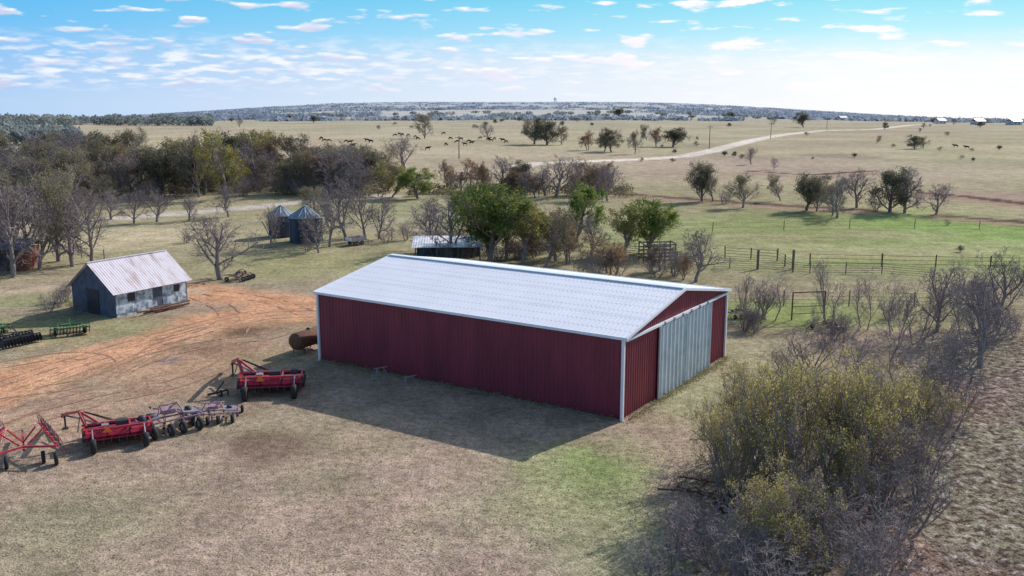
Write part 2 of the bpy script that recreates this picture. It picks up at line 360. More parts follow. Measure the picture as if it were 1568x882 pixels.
def tree_mesh(name,seed,bark='bark',leaf=None,nleaf=0,lsize=.012,lspread=.02,stems=1,n=(9,6,5,6),trunk=.5,ang=(30,60),rad=.022,twig=.0014,up=.12,wob=.16,ratio=(.62,.55,.5,.55),t00=.16):
    rs=random.Random(seed); VV=[];FF=[];tips=[]
    def rv(s): return Vector((rs.gauss(0,s),rs.gauss(0,s),rs.gauss(0,s)))
    def rec(p,d,L,r,lv):
        steps=(6,5,4,3,2)[lv]; pts=[p.copy()];rr=[r];ds=[d.copy()]
        rend=max(twig,r*.45)
        for i in range(steps):
            d=(d+rv(wob)+Vector((0,0,up*(1 if lv<3 else .3)))).normalized(); p=p+d*(L/steps)
            pts.append(p.copy());ds.append(d.copy());rr.append(max(twig,r+(rend-r)*(i+1)/steps))
        k=(7,5,4,3,3)[lv]; o=len(VV)
        for q,dd,ra in zip(pts,ds,rr):
            u=dd.orthogonal().normalized();w_=dd.cross(u)
            for i in range(k):
                t_=2*math.pi*i/k; VV.append(q+(u*math.cos(t_)+w_*math.sin(t_))*ra)
        for j in range(steps):
            for i in range(k): FF.append((o+j*k+i,o+j*k+(i+1)%k,o+(j+1)*k+(i+1)%k,o+(j+1)*k+i))
        if lv>=3: tips.extend([pts[-1],pts[-2]])
        if lv<4:
            cn=n[lv]; t0=t00 if lv==0 else .2
            ph=rs.uniform(0,6.3)
            for c in range(cn):
                tt=t0+(1-t0)*(c+rs.random())/cn
                fi=min(tt*steps,steps-.01); i=int(fi); q=pts[i].lerp(pts[i+1],fi-i)
                dd=ds[i+1]; an=math.radians(rs.uniform(*ang))*(1.15-.5*tt if lv==0 else 1)
                ph+=2.4+rs.uniform(-.4,.4); u=dd.orthogonal().normalized(); w_=dd.cross(u)
                nd=dd*math.cos(an)+(u*math.cos(ph)+w_*math.sin(ph))*math.sin(an)
                lf=(.72+.42*math.sin(math.pi*min(1,tt+.05))) if lv==0 else (1.15-.45*tt)
                rec(q,nd,L*ratio[lv]*rs.uniform(.7,1.2)*lf,max(twig,rr[i]*.55),lv+1)
    for s in range(stems):
        if stems==1: rec(Vector((0,0,-.02)),Vector((rs.gauss(0,.04),rs.gauss(0,.04),1)).normalized(),trunk,rad,0)
        else:
            a_=rs.uniform(0,6.3); rec(Vector((math.cos(a_),math.sin(a_),0))*rs.uniform(0,.12)+Vector((0,0,-.02)),Vector((math.cos(a_)*.45,math.sin(a_)*.45,1)).normalized(),trunk*rs.uniform(.7,1.1),rad*.6,0)
    V=np.array([tuple(v) for v in VV]); T=np.array([tuple(v) for v in tips])
    zmax=np.percentile(V[:,2],99.7); V/=zmax; T/=zmax
    wd=np.percentile(np.hypot(V[:,0],V[:,1]),97)*2
    mats=[bark]; Fq=np.array(FF)
    nb=len(Fq)
    if leaf:
        r2=np.random.RandomState(seed)
        wt=fbm(T[:,0]*5+9,T[:,1]*5+T[:,2]*4+3,seed,3); T2=T[wt>np.percentile(wt,25)]
        P=T2[r2.randint(0,len(T2),nleaf)]+r2.normal(size=(nleaf,3))*lspread
        P[:,2]=np.maximum(P[:,2],.03)
        LV,LF=leaves(P,lsize,r2)
        Fq=np.concatenate([Fq,LF+len(V)]); V=np.concatenate([V,LV]); mats.append(leaf)
    me=fast_mesh(name,V,Fq,[],0,0,mats)
    if leaf:
        mi=np.zeros(len(Fq),np.int32); mi[nb:]=1; me.polygons.foreach_set('material_index',mi)
    me['wd']=float(wd)
    return me
TM={}
for i in range(4): TM['bare%d'%i]=tree_mesh('bare%d'%i,10+i,n=(10,6,5,5),trunk=.5,ang=(32,65))
for i in range(2): TM['bush%d'%i]=tree_mesh('bush%d'%i,20+i,bark='bark',stems=6,n=(5,4,4,4),trunk=.6,ang=(20,50))
for i in range(3): TM['sap%d'%i]=tree_mesh('sap%d'%i,25+i,stems=2+i%2,n=(9,5,4,4),trunk=.75,ang=(25,50),ratio=(.42,.55,.5,.5),rad=.018,twig=.0011)
for i in range(3): TM['green%d'%i]=tree_mesh('green%d'%i,30+i,bark='bark_dk',leaf='l_green',nleaf=9000,lsize=.014,lspread=.026,ang=(30,65))
for i in range(3): TM['dark%d'%i]=tree_mesh('dark%d'%i,40+i,bark='bark_dk',leaf='l_dark',nleaf=6500,lsize=.015,lspread=.035,n=(10,5,5,4),ang=(35,72),t00=.08,trunk=.45)
for i in range(3): TM['olive%d'%i]=tree_mesh('olive%d'%i,50+i,leaf='l_olive',nleaf=3500,lsize=.013,lspread=.028,n=(9,6,5,4),t00=.1)
for i in range(2): TM['yel%d'%i]=tree_mesh('yel%d'%i,60+i,leaf='l_yel',nleaf=4500,lsize=.013,lspread=.02,n=(9,6,5,4))
for i in range(2): TM['rust%d'%i]=tree_mesh('rust%d'%i,70+i,leaf='l_rust',nleaf=4000,lsize=.014,lspread=.025,stems=3,n=(5,5,4,4))
for i in range(3): TM['ybush%d'%i]=tree_mesh('ybush%d'%i,80+i,bark='bark',leaf='l_bush',nleaf=9000,lsize=.0082,lspread=.017,stems=7,n=(6,5,4,3),trunk=.6,ang=(20,50),twig=.0012)
def tree(kind,X,Y,h,name=None,wm=None):
    ks=[k for k in TM if k.startswith(kind) and k[len(kind):].isdigit()]; me=TM[R.choice(ks)]
    nm=name or {'bare':'bare_tree','bush':'bare_bush','sap':'bare_sapling','green':'leafy_green_tree','dark':'dark_foliage_tree','olive':'olive_leaf_tree','yel':'yellowing_tree','rust':'rust_leaf_tree','ybush':'yellow_leaf_bush'}[kind]
    o=link(bpy.data.objects.new(nm,me)); o.location=(X,Y,zt(X,Y)-.03); o.rotation_euler=(0,0,R.uniform(0,6.28))
    sw=h if wm is None else wm/me['wd']
    sw=max(.6*h,min(1.8*h,sw)); o.scale=(sw,sw*R.uniform(.9,1.1),h); return o
def T(kind,u,v,top,w=None):
    X,Y=at(u,v); h=max(.8,hgt(Y,top)); wm=None
    if w: wm=w*(Y*C_+H*S_)/F
    tree(kind,X,Y,h,wm=wm)
for e in [('olive',650,212,173,42),('bare',620,262,205,60),('bare',748,215,187,30),('dark',818,221,181,56),('dark',838,222,184,50),('olive',860,222,192,30),
 ('rust',902,230,200,38),('dark',937,233,197,52),('olive',972,236,198,30),('rust',1005,225,195,38),('dark',1030,225,196,42),('olive',990,215,190,26),('dark',925,232,204,36),
 ('dark',948,181,165,36),('dark',1230,195,172,28),('bare',1185,191,178,14),('dark',1355,198,187,12),('dark',1400,228,207,28),('olive',1413,227,208,24),('olive',1342,220,207,14),('dark',1430,184,176,16),('bare',1460,190,180,14),
 ('dark',1075,308,250,52),('olive',1092,308,246,52),('olive',1137,318,262,56),('olive',1195,308,265,42),('dark',1235,322,266,70),('olive',1250,324,268,60),('bare',1282,334,268,68),('olive',1275,330,280,50),('bare',1312,318,256,64),('dark',1362,325,258,74),('bare',1385,326,256,70),('bare',1433,328,280,50),('bare',1150,252,225,28),('bare',1185,260,240,16),('bush',1340,322,300,50),('bush',1110,312,290,40),
 ('bare',367,195,180,16),('dark',480,188,176,16),('dark',443,184,175,14),('dark',1120,183,170,20),('dark',1470,386,376,14),('bush',1450,345,335,20)]: T(*e)
for i in range(26):
    u=R.uniform(960,1568); v=R.uniform(186,250); T(R.choice(['olive','dark','bare']),u,v,v-R.uniform(4,9),R.uniform(7,16))
for i in range(14):
    u=R.uniform(330,960); v=R.uniform(183,200); T(R.choice(['olive','dark','bare']),u,v,v-R.uniform(4,8),R.uniform(8,16))
for e in [('yel',600,302,262,54),('green',640,304,258,60),('rust',690,294,246,50),('rust',720,292,242,54),('bare',765,295,238,64),('dark',800,296,248,54),('rust',745,300,250,50),
 ('bare',850,302,238,90),('rust',905,306,248,64),('bare',930,308,246,64),('bare',880,298,242,64),('bare',835,300,252,60),
 ('green',748,402,284,130),('yel',800,404,314,100),('bare',690,398,296,90),('olive',835,410,318,80),('green',882,372,278,90),('yel',955,392,316,74),('green',992,388,306,84),('green',722,395,300,80),('yel',775,398,296,90),('yel',850,400,320,70),
 ('bare',1065,432,352,90),('rust',930,418,362,90),('bare',660,385,300,80),('rust',870,402,335,70),('bare',810,380,296,80),('bare',1010,415,368,60),('rust',1045,428,390,50),('bare',905,395,330,80),('olive',845,392,330,70),
 ('sap',1135,487,412,60),('sap',1180,490,404,66),('sap',1270,497,396,74),('sap',1325,503,404,70),('sap',1368,516,412,80),('bare',1435,508,398,90),('sap',1480,522,394,90),('bare',1525,505,380,100),('bare',1500,540,418,100),('sap',1400,530,425,80),
 ('bare',338,428,328,118),('bare',350,332,284,60),('bare',530,368,268,90),('bare',560,362,284,70),('bare',505,378,290,70),('olive',480,330,285,60),('bare',415,380,312,60),('bare',488,387,325,54),('bare',580,366,300,60)]: T(*e)
for e in [('olive',60,412,258,120),('bare',20,425,262,120),('bare',112,408,288,100),('bare',140,402,296,80),('bare',-50,430,250,140),('olive',30,380,264,100),('olive',-40,390,260,120),('olive',85,385,272,100),('bare',90,400,300,90),('olive',5,405,290,100),('bare',40,400,280,110),
 ('bare',205,342,288,50),('bare',240,340,288,60),('olive',20,335,264,80),('dark',60,330,266,90),('bare',120,330,256,100),('bare',170,336,290,60),('bare',290,338,296,50),
 ('bare',195,262,202,76),('bare',105,275,206,66),('yel',345,304,198,80),('olive',305,302,202,70),('bare',526,292,216,66),('dark',560,290,238,70)]: T(*e)
# creek-side tree belt
for i in range(105):
    u=R.uniform(-60,600); f=R.random()
    v=266+ (36*f if u>150 else 52*f) + (0 if u<500 else 6)
    if u>560: v=max(v,284)
    top=v-R.uniform(46,76)+(12 if u>520 else 0)
    T(R.choice(['bare','olive','dark','bare','bare','olive','rust','dark','yel']) if i%3 else 'olive',u,v,top,R.uniform(60,100))
for i in range(50):
    u=R.uniform(-60,600); v=R.uniform(285,308) if u>150 else R.uniform(300,335)
    T(R.choice(['bush','rust','bush']),u,v,v-R.uniform(18,32),R.uniform(36,66))
# brush around the livestock yard and lanes
for i in range(30):
    u=R.uniform(640,1090); v=R.uniform(385,432) if u>860 else R.uniform(380,400)
    T(R.choice(['bush','bush','rust','sap']),u,v,v-R.uniform(22,42),R.uniform(36,66))
for i in range(18):
    u=R.uniform(1140,1560); v=R.uniform(480,520); T(R.choice(['bush','sap']),u,v,v-R.uniform(22,60),R.uniform(40,80))
for i in range(14):
    u=R.uniform(640,960); v=R.uniform(288,304); T(R.choice(['bush','bare','rust']),u,v,v-R.uniform(22,44),R.uniform(40,60))
for u,v,t_,w_ in [(90,470,438,40),(75,478,450,36),(590,372,345,36),(620,368,340,36),(285,372,350,30),(470,386,362,30),(10,420,395,40),(100,462,430,40),(118,482,455,36)]: T('bush',u,v,t_,w_)
# brush thicket in the right foreground
for k,u,v,t_,w_ in [('ybush',1175,775,565,220),('ybush',1150,700,560,140),('ybush',1215,720,545,160),('ybush',1310,760,548,180),('ybush',1365,720,562,170),('ybush',1260,800,650,150),('ybush',1195,880,720,170),('ybush',1115,780,615,150),('ybush',1400,700,580,120),('ybush',1270,740,570,140),('ybush',1130,730,590,130),
  ('bush',1100,880,770,200),('bush',1010,905,810,160),('bush',1290,880,750,220),('bush',1240,860,740,180),('bush',1060,850,760,150),('bush',1370,820,700,180),('bush',1340,780,640,180),('bush',1400,760,640,140),
  ('sap',1420,640,500,150),('sap',1450,600,470,140),('sap',1380,600,480,140),('bare',1500,560,430,130),('bush',1420,700,600,120),('sap',1320,590,500,120),('bush',1240,560,500,90),('bush',1200,580,530,90),('sap',1280,560,470,100),('bush',1460,650,560,90),('bush',1150,930,800,240),('bush',1330,940,810,220)]: T(k,u,v,t_,w_)
# distant woodland masses: one object each
def mass(name,P,k,key,size):
    n=len(P); P=np.asarray(P,float); rs=np.random.RandomState(3)
    c=np.repeat(P[:,:3],k,0); h=np.repeat(P[:,3],k); w_=np.repeat(P[:,4],k)
    d=rs.normal(size=(n*k,3)); d/=np.linalg.norm(d,axis=1)[:,None]; d*=rs.uniform(.35,1,(n*k,1))**.6
    X=c.copy(); X[:,0]+=d[:,0]*w_*.5; X[:,1]+=d[:,1]*w_*.5; X[:,2]+=h*.52+d[:,2]*h*.5
    V,Fq=leaves(X,size,rs)
    me=fast_mesh(name,V,Fq,[],0,0,[key]); return link(bpy.data.objects.new(name,me))
P=[]
for i in range(150):
    u=R.uniform(-100,325); X,Y=at(u,R.uniform(188,193)); P.append((X,Y,zt(X,Y),R.uniform(5,9),R.uniform(10,16)))
for i in range(60):
    u=R.uniform(-60,120); X,Y=at(u,R.uniform(200,222)); P.append((X,Y,zt(X,Y),R.uniform(5,8),R.uniform(7,12)))
for i in range(110):
    u=R.uniform(330,1568); X,Y=at(u,R.uniform(174,181)); P.append((X,Y,zt(X,Y),R.uniform(3,5.5),R.uniform(8,18)))
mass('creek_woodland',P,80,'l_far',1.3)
P=[]
for i in range(110):
    u=R.uniform(-60,600); v=R.uniform(275,303) if u>150 else R.uniform(280,325); X,Y=at(u,v); P.append((X,Y,0,R.uniform(1.2,2.8),R.uniform(4,7)))
for i in range(30):
    u=R.uniform(630,960); v=R.uniform(292,302); X,Y=at(u,v); P.append((X,Y,0,R.uniform(.8,2.2),R.uniform(3,6)))
mass('creek_underbrush',P,170,'l_olive',.22)
P=[]
cnt=0
while cnt<3200:
    Y=math.exp(R.uniform(math.log(950),math.log(5200))); X=R.uniform(-.85,.85)*Y
    if float(fbm(np.array([X/420]),np.array([Y/190]),77)[0])>.465 : continue
    P.append((X,Y,zt(X,Y)-1,R.uniform(2.5,5.8),R.uniform(14,30)*(1+Y/4000))); cnt+=1
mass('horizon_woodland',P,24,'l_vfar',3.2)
# ---------------- grass tufts (one object)
n=36000
gy=29+ (NR.rand(n)**1.5)*44; gx=(NR.rand(n)*2-1)*(gy*.62+3)
keep=(vnoise(gx/3,gy/3,5)>.3); gx=gx[keep];gy=gy[keep]
def inbarn(x,y):
    dx=x-6.13;dy=y-49.84; l=-dx*math.cos(.5757)+dy*math.sin(.5757); w_=dx*math.sin(.5757)+dy*math.cos(.5757)
    return (l>-.3)&(l<23.4)&(w_>-.2)&(w_<16)
k_=~inbarn(gx,gy); gx=gx[k_];gy=gy[k_]
n=len(gx); th_=NR.rand(n)*3.14; s=NR.uniform(.03,.08,n); hh_=NR.uniform(.01,.05,n)
px=np.cos(th_)*s;py=np.sin(th_)*s
lx=NR.normal(0,.04,n);ly=NR.normal(0,.04,n); z0=np.full(n,-.01)
V=np.stack([np.stack([gx-px,gy-py,z0],1),np.stack([gx+px,gy+py,z0],1),np.stack([gx+lx,gy+ly,z0+hh_+.02],1)],1).reshape(-1,3)
M['grass']=leafmat('dry_grass',(.50,.41,.30),(.42,.38,.23),.25)
me=fast_mesh('grass_tufts',V,[],np.arange(3*n),0,0,['grass']); link(bpy.data.objects.new('grass_tufts',me))
# weeds at the foot of the walls and along the brush line
n=5200; wx=[];wy=[]
for i in range(n):
    if i%3==0: s_=R.uniform(0,23); o_=-abs(R.gauss(0,.22))-.06; X=6.127-math.cos(.5757)*s_+math.sin(.5757)*o_; Yw=49.845+math.sin(.5757)*s_+math.cos(.5757)*o_
    elif i%3==1: s_=R.uniform(0,16); o_=-abs(R.gauss(0,.3))-.25; X=6.127+math.sin(.5757)*s_-math.cos(.5757)*o_; Yw=49.845+math.cos(.5757)*s_+math.sin(.5757)*o_
    else:
        X,Yw=at(R.gauss(1180,160),R.uniform(640,880))
    wx.append(X);wy.append(Yw)
wx=np.array(wx);wy=np.array(wy); PP=np.stack([wx,wy,NR.uniform(.02,.28,n)],1)
V,Fq=leaves(PP,.05,NR); M['weed']=leafmat('weeds',(.22,.22,.10),(.36,.32,.17),1.); me=fast_mesh('weeds',V,Fq,[],0,0,['weed']); link(bpy.data.objects.new('weeds',me))
# ---------------- metal barn
AN=.5757; BL,BW,HE,HR=23.06,15.89,4.83,6.23
barn=empty('red_metal_barn',(6.127,49.845,0),math.pi-AN)
Y_=-1
mb=MB()
sheet(mb,(0,0,0),(1,0,0),(0,-Y_,0),BL,lambda s:HE,'red',0.05)
sheet(mb,(0,Y_*BW,0),(1,0,0),(0,Y_,0),BL,lambda s:HE,'red',0.05)
gt=lambda s:HE+(HR-HE)*(1-abs(s-BW/2)/(BW/2))
sheet(mb,(0,0,0),(0,Y_,0),(-1,0,0),BW,gt,'red',0.05)
sheet(mb,(BL,0,0),(0,Y_,0),(1,0,0),BW,gt,'red',0.05)
mb.obj('walls',barn)
mb=MB(); ov=.22; sl=(HR-HE)/(BW/2); sL=math.hypot(BW/2+ov,(BW/2+ov)*sl)
for sg,y0 in((1,0),(-1,BW)):
    d=Vector((0,Y_*sg,sl)).normalized(); nn=Vector((0,-Y_*sg*sl,1)).normalized()
    o=Vector((-.25,Y_*(y0-sg*ov),HE-ov*sl+.05))
    sheet(mb,o,(1,0,0),nn,BL+.5,lambda s:sL,'roofw',0,pitch=.3,depth=.012,w=d)
    for k in range(1,9):
        q=o+d*(sL*k/9)+nn*.016; x=0.1
        while x<BL+.3:
            e_=Vector((x,0,0)); f_=Vector((x+.12,0,0))
            mb.add([q+e_-d*.03,q+f_-d*.03,q+f_+d*.03,q+e_+d*.03],[(0,1,2,3)],'seam'); x+=.3
    for k in range(1,3):
        q=o+d*(sL*k/3+.25)+nn*.0145
        mb.add([q-d*.015,q+Vector((BL+.5,0,0))-d*.015,q+Vector((BL+.5,0,0))+d*.015,q+d*.015],[(0,1,2,3)],'seam')
mb.box((BL/2,Y_*BW/2,HR+.09),(BL+.52,.5,.05),'roofw')
mb.obj('roof',barn)
mb=MB()
for x,y in((-.06,.06*-Y_),(BL+.06,.06*-Y_),(-.06,Y_*(BW+.06)),(BL+.06,Y_*(BW+.06))):
    mb.box((x,y,HE/2),(.16,.16,HE-.02),'white')
for y in(-Y_*.24,Y_*(BW+.24)): mb.box((BL/2,y,HE-.03),(BL+.5,.08,.16),'white')
for x in(-.27,BL+.27):
    for sg,y0 in((1,0),(-1,BW)):
        y1=Y_*(y0-sg*ov); mb.tube((x,y1,HE-ov*sl),(x,Y_*BW/2,HR+.0),.11,'white',square=True)
mb.box((-.12,Y_*BW/2,4.62),(.16,BW-.2,.13),'white')
mb.obj('trim',barn)
mb=MB()
d0,d1=.284*BW,.80*BW
sheet(mb,(-.16,Y_*d0,0),(0,Y_,0),(-1,0,0),(d1-d0)/2-.02,lambda s:4.52,'door',.06,pitch=.6,depth=.06)
sheet(mb,(-.16,Y_*((d0+d1)/2+.02),0),(0,Y_,0),(-1,0,0),(d1-d0)/2-.02,lambda s:4.52,'door',.06,pitch=.6,depth=.06)
for y in(d0,(d0+d1)/2,d1): mb.box((-.2,Y_*y,2.3),(.1,.08,4.5),'door')
mb.box((-.2,Y_*(d0+d1)/2,.07),(.08,d1-d0,.08),'grey')
for k in range(6): mb.box((-.2,Y_*(d0+(d1-d0)*(k+.5)/6),4.6),(.12,.12,.2),'grey')
mb.obj('sliding_doors',barn)
mb=MB(); mb.box((BL/2,Y_*BW/2,.01),(BL+.1,BW+.1,.12),'conc'); mb.obj('slab',barn)
# ---------------- old shed
shed=empty('old_tin_roof_shed',(-32.8,75.3,0),math.atan2(6.2,3.8))
L,W,e,r=7.3,5.75,2.25,4.35
mb=MB()
def gab(mb,x,k,th=.12):
    mb.prism([(0,0),(W,0),(W,e),(W/2,r),(0,e)],x-th/2,x+th/2,k)
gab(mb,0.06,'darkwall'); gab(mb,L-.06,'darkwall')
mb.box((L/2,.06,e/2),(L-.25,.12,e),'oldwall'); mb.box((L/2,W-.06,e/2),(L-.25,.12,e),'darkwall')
for k in range(5): mb.box((.5+k*1.55,-.03,.55),(.9,.06,.5),'oldwall')
mb.obj('walls',shed)
mb=MB(); mb.box((1.6,-.012,1.5),(.7,.04,.7),'black'); mb.box((4.2,-.012,1.0),(.95,.05,1.9),'darkwall'); mb.box((6.2,-.012,1.5),(.6,.04,.6),'black'); mb.box((-.03,W*.5,1.1),(.06,1.6,2.1),'black'); mb.obj('openings',shed)
mb=MB(); s2=(r-e)/(W/2)
for sg,y0 in((1,0),(-1,W)):
    d=Vector((0,sg,s2)).normalized(); nn=Vector((0,-sg*s2,1)).normalized(); o=Vector((-.35,y0-sg*.4,e-.4*s2+.05))
    sheet(mb,o,(1,0,0),nn,L+.7,lambda s:math.hypot(W/2+.4,(W/2+.4)*s2),'oldroof',0,pitch=.25,depth=.018,w=d)
mb.box((L/2,W/2,r+.09),(L+.7,.25,.04),'oldroof')
mb.obj('roof',shed)
mb=MB()
for k in range(9): mb.tube((1+R.uniform(0,4),-1.2+R.uniform(-.3,.3),.1+R.uniform(0,.35)),(4.5+R.uniform(0,2.5),-1.3+R.uniform(-.3,.3),.1+R.uniform(0,.35)),.07,'rust')
mb.obj('pipe_pile',None,(-32.8,75.3,0),math.atan2(6.2,3.8))
ob=empty('small_brown_shed',(-56,97,0),.1); mb=MB()
mb.box((2,2,1.1),(5,4,2.2),'brick'); mb.obj('walls',ob)
mb=MB(); mb.prism([(-.4,2.2),(2,3.1),(4.4,2.2),(4.4,2.3),(2,3.22),(-.4,2.3)],-.9,4.9,'darkwall'); mb.obj('roof',ob)
mb=MB(); mb.box((2,-.03,.95),(1.6,.06,1.8),'black'); mb.obj('door',ob)
ob=empty('livestock_shelter',(-10.8,103,0),.05); mb=MB()
for x in(0,2.4,4.8,7.2):
    for y,z in((0,1.7),(4,2.2)): mb.tube((x,y,0),(x,y,z),.07,'wood')
mb.box((3.6,4.05,1),(7.2,.05,2),'darkwall'); mb.obj('frame',ob)
mb=MB(); sheet(mb,(-.4,-.5,1.68),(1,0,0),(0,-.12,1),8,lambda s:5,'roofw',0,w=Vector((0,1,.13)).normalized()); mb.obj('roof',ob)
def bin_(x,y,r_,h,ap):
    b_=empty('grain_bin',(x,y,0)); mb=MB(); prof=[]
    z=0
    while z<h: prof+= [(r_,z),(r_+.03,z+.05)]; z+=.1
    prof.append((r_,h)); mb.lathe((0,0,0),(0,0,1),prof,'bin',28,False)
    for i in range(10):
        t_=i*.628; mb.tube((math.cos(t_)*(r_+.05),math.sin(t_)*(r_+.05),0),(math.cos(t_)*(r_+.05),math.sin(t_)*(r_+.05),h),.04,'bin',4)
    mb.box((0,-(r_+.04),1.0),(.7,.1,1.3),'black')
    mb.obj('shell',b_); mb=MB()
    mb.lathe((0,0,0),(0,0,1),[(r_+.18,h-.06),(r_+.1,h+.03),(.32,ap-.15),(.3,ap),(.05,ap+.12)],'binroof',28,False)
    for i in range(14):
        t_=i*math.tau/14; mb.tube((math.cos(t_)*(r_+.1),math.sin(t_)*(r_+.1),h+.05),(math.cos(t_)*.3,math.sin(t_)*.3,ap-.12),.035,'binroof',4)
    mb.obj('roof',b_)
bin_(-30.7,123.4,1.65,2.9,4.1); bin_(-26.4,118.6,2.05,3.2,4.6)
# distant farmhouses
for u,v,s_,k in((1497,190,9,'oldwall'),(1552,191,10,'oldwall'),(1290,180,10,'oldwall'),(330,172,12,'oldwall'),(60,205,8,'oldwall'),(1440,186,8,'oldroof')):
    X,Y=at(u,v); ob=empty('distant_farmhouse',(X,Y,zt(X,Y)),R.uniform(-.4,.4)); mb=MB(); mb.box((0,0,1.4),(s_,7,2.8),k); mb.box((s_*.2,-3.52,1.1),(1,.05,2),'black'); mb.box((-s_*.2,-3.52,1.5),(1.6,.05,1),'black'); mb.obj('walls',ob)
    mb=MB(); mb.prism([(-4,2.8),(0,4.8),(4,2.8),(4,3),(0,5.05),(-4,3)],-s_/2-.4,s_/2+.4,'oldroof'); mb.obj('roof',ob)
# ---------------- implements
def mower():
    mb=MB()
    prof=[(-.55,.42),(-.62,.62),(-.45,.80),(-.05,.88),(.45,.82),(.85,.62),(.95,.36)]
    mb.prism(prof,-1.62,-.58,'impred'); mb.prism([(y*.97,z*.96+.01) for y,z in prof],-.58,-.5,'black'); mb.prism(prof,-.5,.5,'impred'); mb.prism([(y*.97,z*.96+.01) for y,z in prof],.5,.58,'black'); mb.prism(prof,.58,1.62,'impred')
    for x in(-1.68,1.68): mb.prism([(y*1.08,z*1.06-.05) for y,z in prof],x-.05,x+.05,'black')
    mb.box((0,1.2,.16),(3.3,.6,.08),'black')
    for i in range(7): mb.lathe((-1.4+i*.47,1.25,.2),(0,0,1),[(.2,0),(.2,.04),(.05,.09),(0,.09)],'grey',12)
    mb.box((0,1.38,.5),(3.3,.03,.42),'black',rx=.25)
    for i in range(9): mb.box((-1.5+i*.375,-.74,.42),(.05,.45,.28),'black',rx=-.3)
    mb.box((0,-.80,.50),(2.6,.4,.03),'impred',rx=-.4)
    for x in(-1.25,1.25):
        mb.tube((x,-.5,.7),(x,-1.3,.38),.07,'black',square=True); mb.wheel((x,-1.35,.38),(1,0,0),.38,.28,'impred')
        mb.tube((x,-.6,1.0),(x,-1.2,.5),.04,'grey')
    mb.tube((-1.7,-.55,.98),(1.7,-.55,.98),.075,'impred',square=True)
    mb.tube((-1.7,.35,1.02),(1.7,.35,1.02),.075,'impred',square=True)
    for x in(-1.6,-.6,.6,1.6): mb.tube((x,-.55,.98),(x,.35,1.02),.06,'impred',square=True); mb.tube((x,-.55,.98),(x,-.45,.7),.05,'black',square=True)
    mb.tube((-1.5,.2,1.0),(-1.75,.5,1.75),.09,'impred',square=True); mb.tube((-.8,.3,1.0),(-1.75,.5,1.75),.07,'impred',square=True); mb.tube((-1.75,.5,1.75),(-2.4,3.0,.95),.10,'impred',square=True)
    mb.tube((-2.4,3.0,.95),(-2.6,4.1,.5),.09,'impred',square=True); mb.box((-2.62,4.3,.48),(.14,.5,.1),'black')
    mb.tube((-2.5,3.4,.85),(-2.5,3.4,.02),.05,'black'); mb.box((-2.5,3.4,.03),(.3,.3,.04),'black')
    mb.tube((-.9,.1,1.1),(-2.1,2.2,1.0),.045,'grey'); mb.tube((-1.7,.5,1.7),(-1.9,-.5,1.0),.03,'black')
    mb.tube((-1.75,1.9,.95),(-2.6,4.0,.6),.05,'black')
    for k in range(3): mb.tube((-1.6+.05*k,.5,1.72),(-.3+.1*k,.2,1.15),.018,'black',4)
    mb.box((.2,.0,1.08),(.6,.45,.22),'black'); mb.lathe((1.2,.1,.95),(0,0,1),[(.2,0),(.2,.2),(.12,.26),(0,.26)],'black',12); mb.box((-.6,-.1,1.0),(.35,.4,.16),'grey')
    mb.add([(-.75,-.66,.80),(-.31,-.66,.80),(-.53,-.64,1.18)],[(0,1,2)],'orange')
    for x in(-1.5,1.5): mb.box((x,-.63,1.0),(.1,.03,.14),'orange')
    return mb
mo=mower(); o1=mo.obj('disc_mower',None,(-20.7,46.6,0),.45)
x,y=at(412,600); inst(o1,'disc_mower',(x+.2,y,0),.15,1.15)
def rake():
    mb=MB()
    mb.tube((0,-1.2,.8),(0,2.8,.55),.08,'impred',square=True); mb.box((0,3.0,.52),(.12,.5,.1),'black'); mb.tube((0,2.2,.6),(0,2.2,0),.04,'grey')
    for s in(-1,1):
        mb.tube((0,-1.0,.95),(s*1.6,-1.9,1.0),.07,'impred',square=True)
        mb.tube((s*1.6,-1.9,1.0),(s*.9,1.7,1.35),.06,'impred',square=True)
        mb.tube((s*.2,-.3,.8),(s*1.2,.2,1.6),.05,'impred',square=True); mb.tube((0,.2,.8),(s*.7,-.6,1.9),.05,'impred',square=True)
        mb.wheel((s*1.5,-2.1,.36),(1,0,0),.36,.2,'grey'); mb.wheel((s*.9,-1.5,.36),(1,0,0),.36,.2,'grey')
        for i in range(5):
            c=Vector((s*(1.75-.17*i),-1.5+i*.8,1.05+.06*i)); ax=Vector((1,.35*s,.25)).normalized()
            u=ax.orthogonal().normalized(); w_=ax.cross(u); n_=18
            ring=[c+(u*math.cos(j*math.tau/n_)+w_*math.sin(j*math.tau/n_))*.52 for j in range(n_)]
            for j in range(n_):
                mb.tube(ring[j],ring[(j+1)%n_],.02,'impred',4)
                dd=(ring[j]-c); mb.tube(c+dd*.15,c+dd*1.38,.011,'black',3)
            mb.lathe(c,ax,[(0,-.06),(.12,-.04),(.12,.04),(0,.06)],'grey',10)
            mb.tube(c,c+Vector((-s*.25,-.25,.15)),.035,'impred',4)
    return mb
rk=rake(); o2=rk.obj('wheel_rake',None,(*at(38,700),0),.5,.9)
rk2=rake(); rk2.mats=['rust' if k=='impred' else k for k in rk2.mats]; rk2.obj('rusty_hay_rake',None,(*at(1072,768),0),1.2,.6)
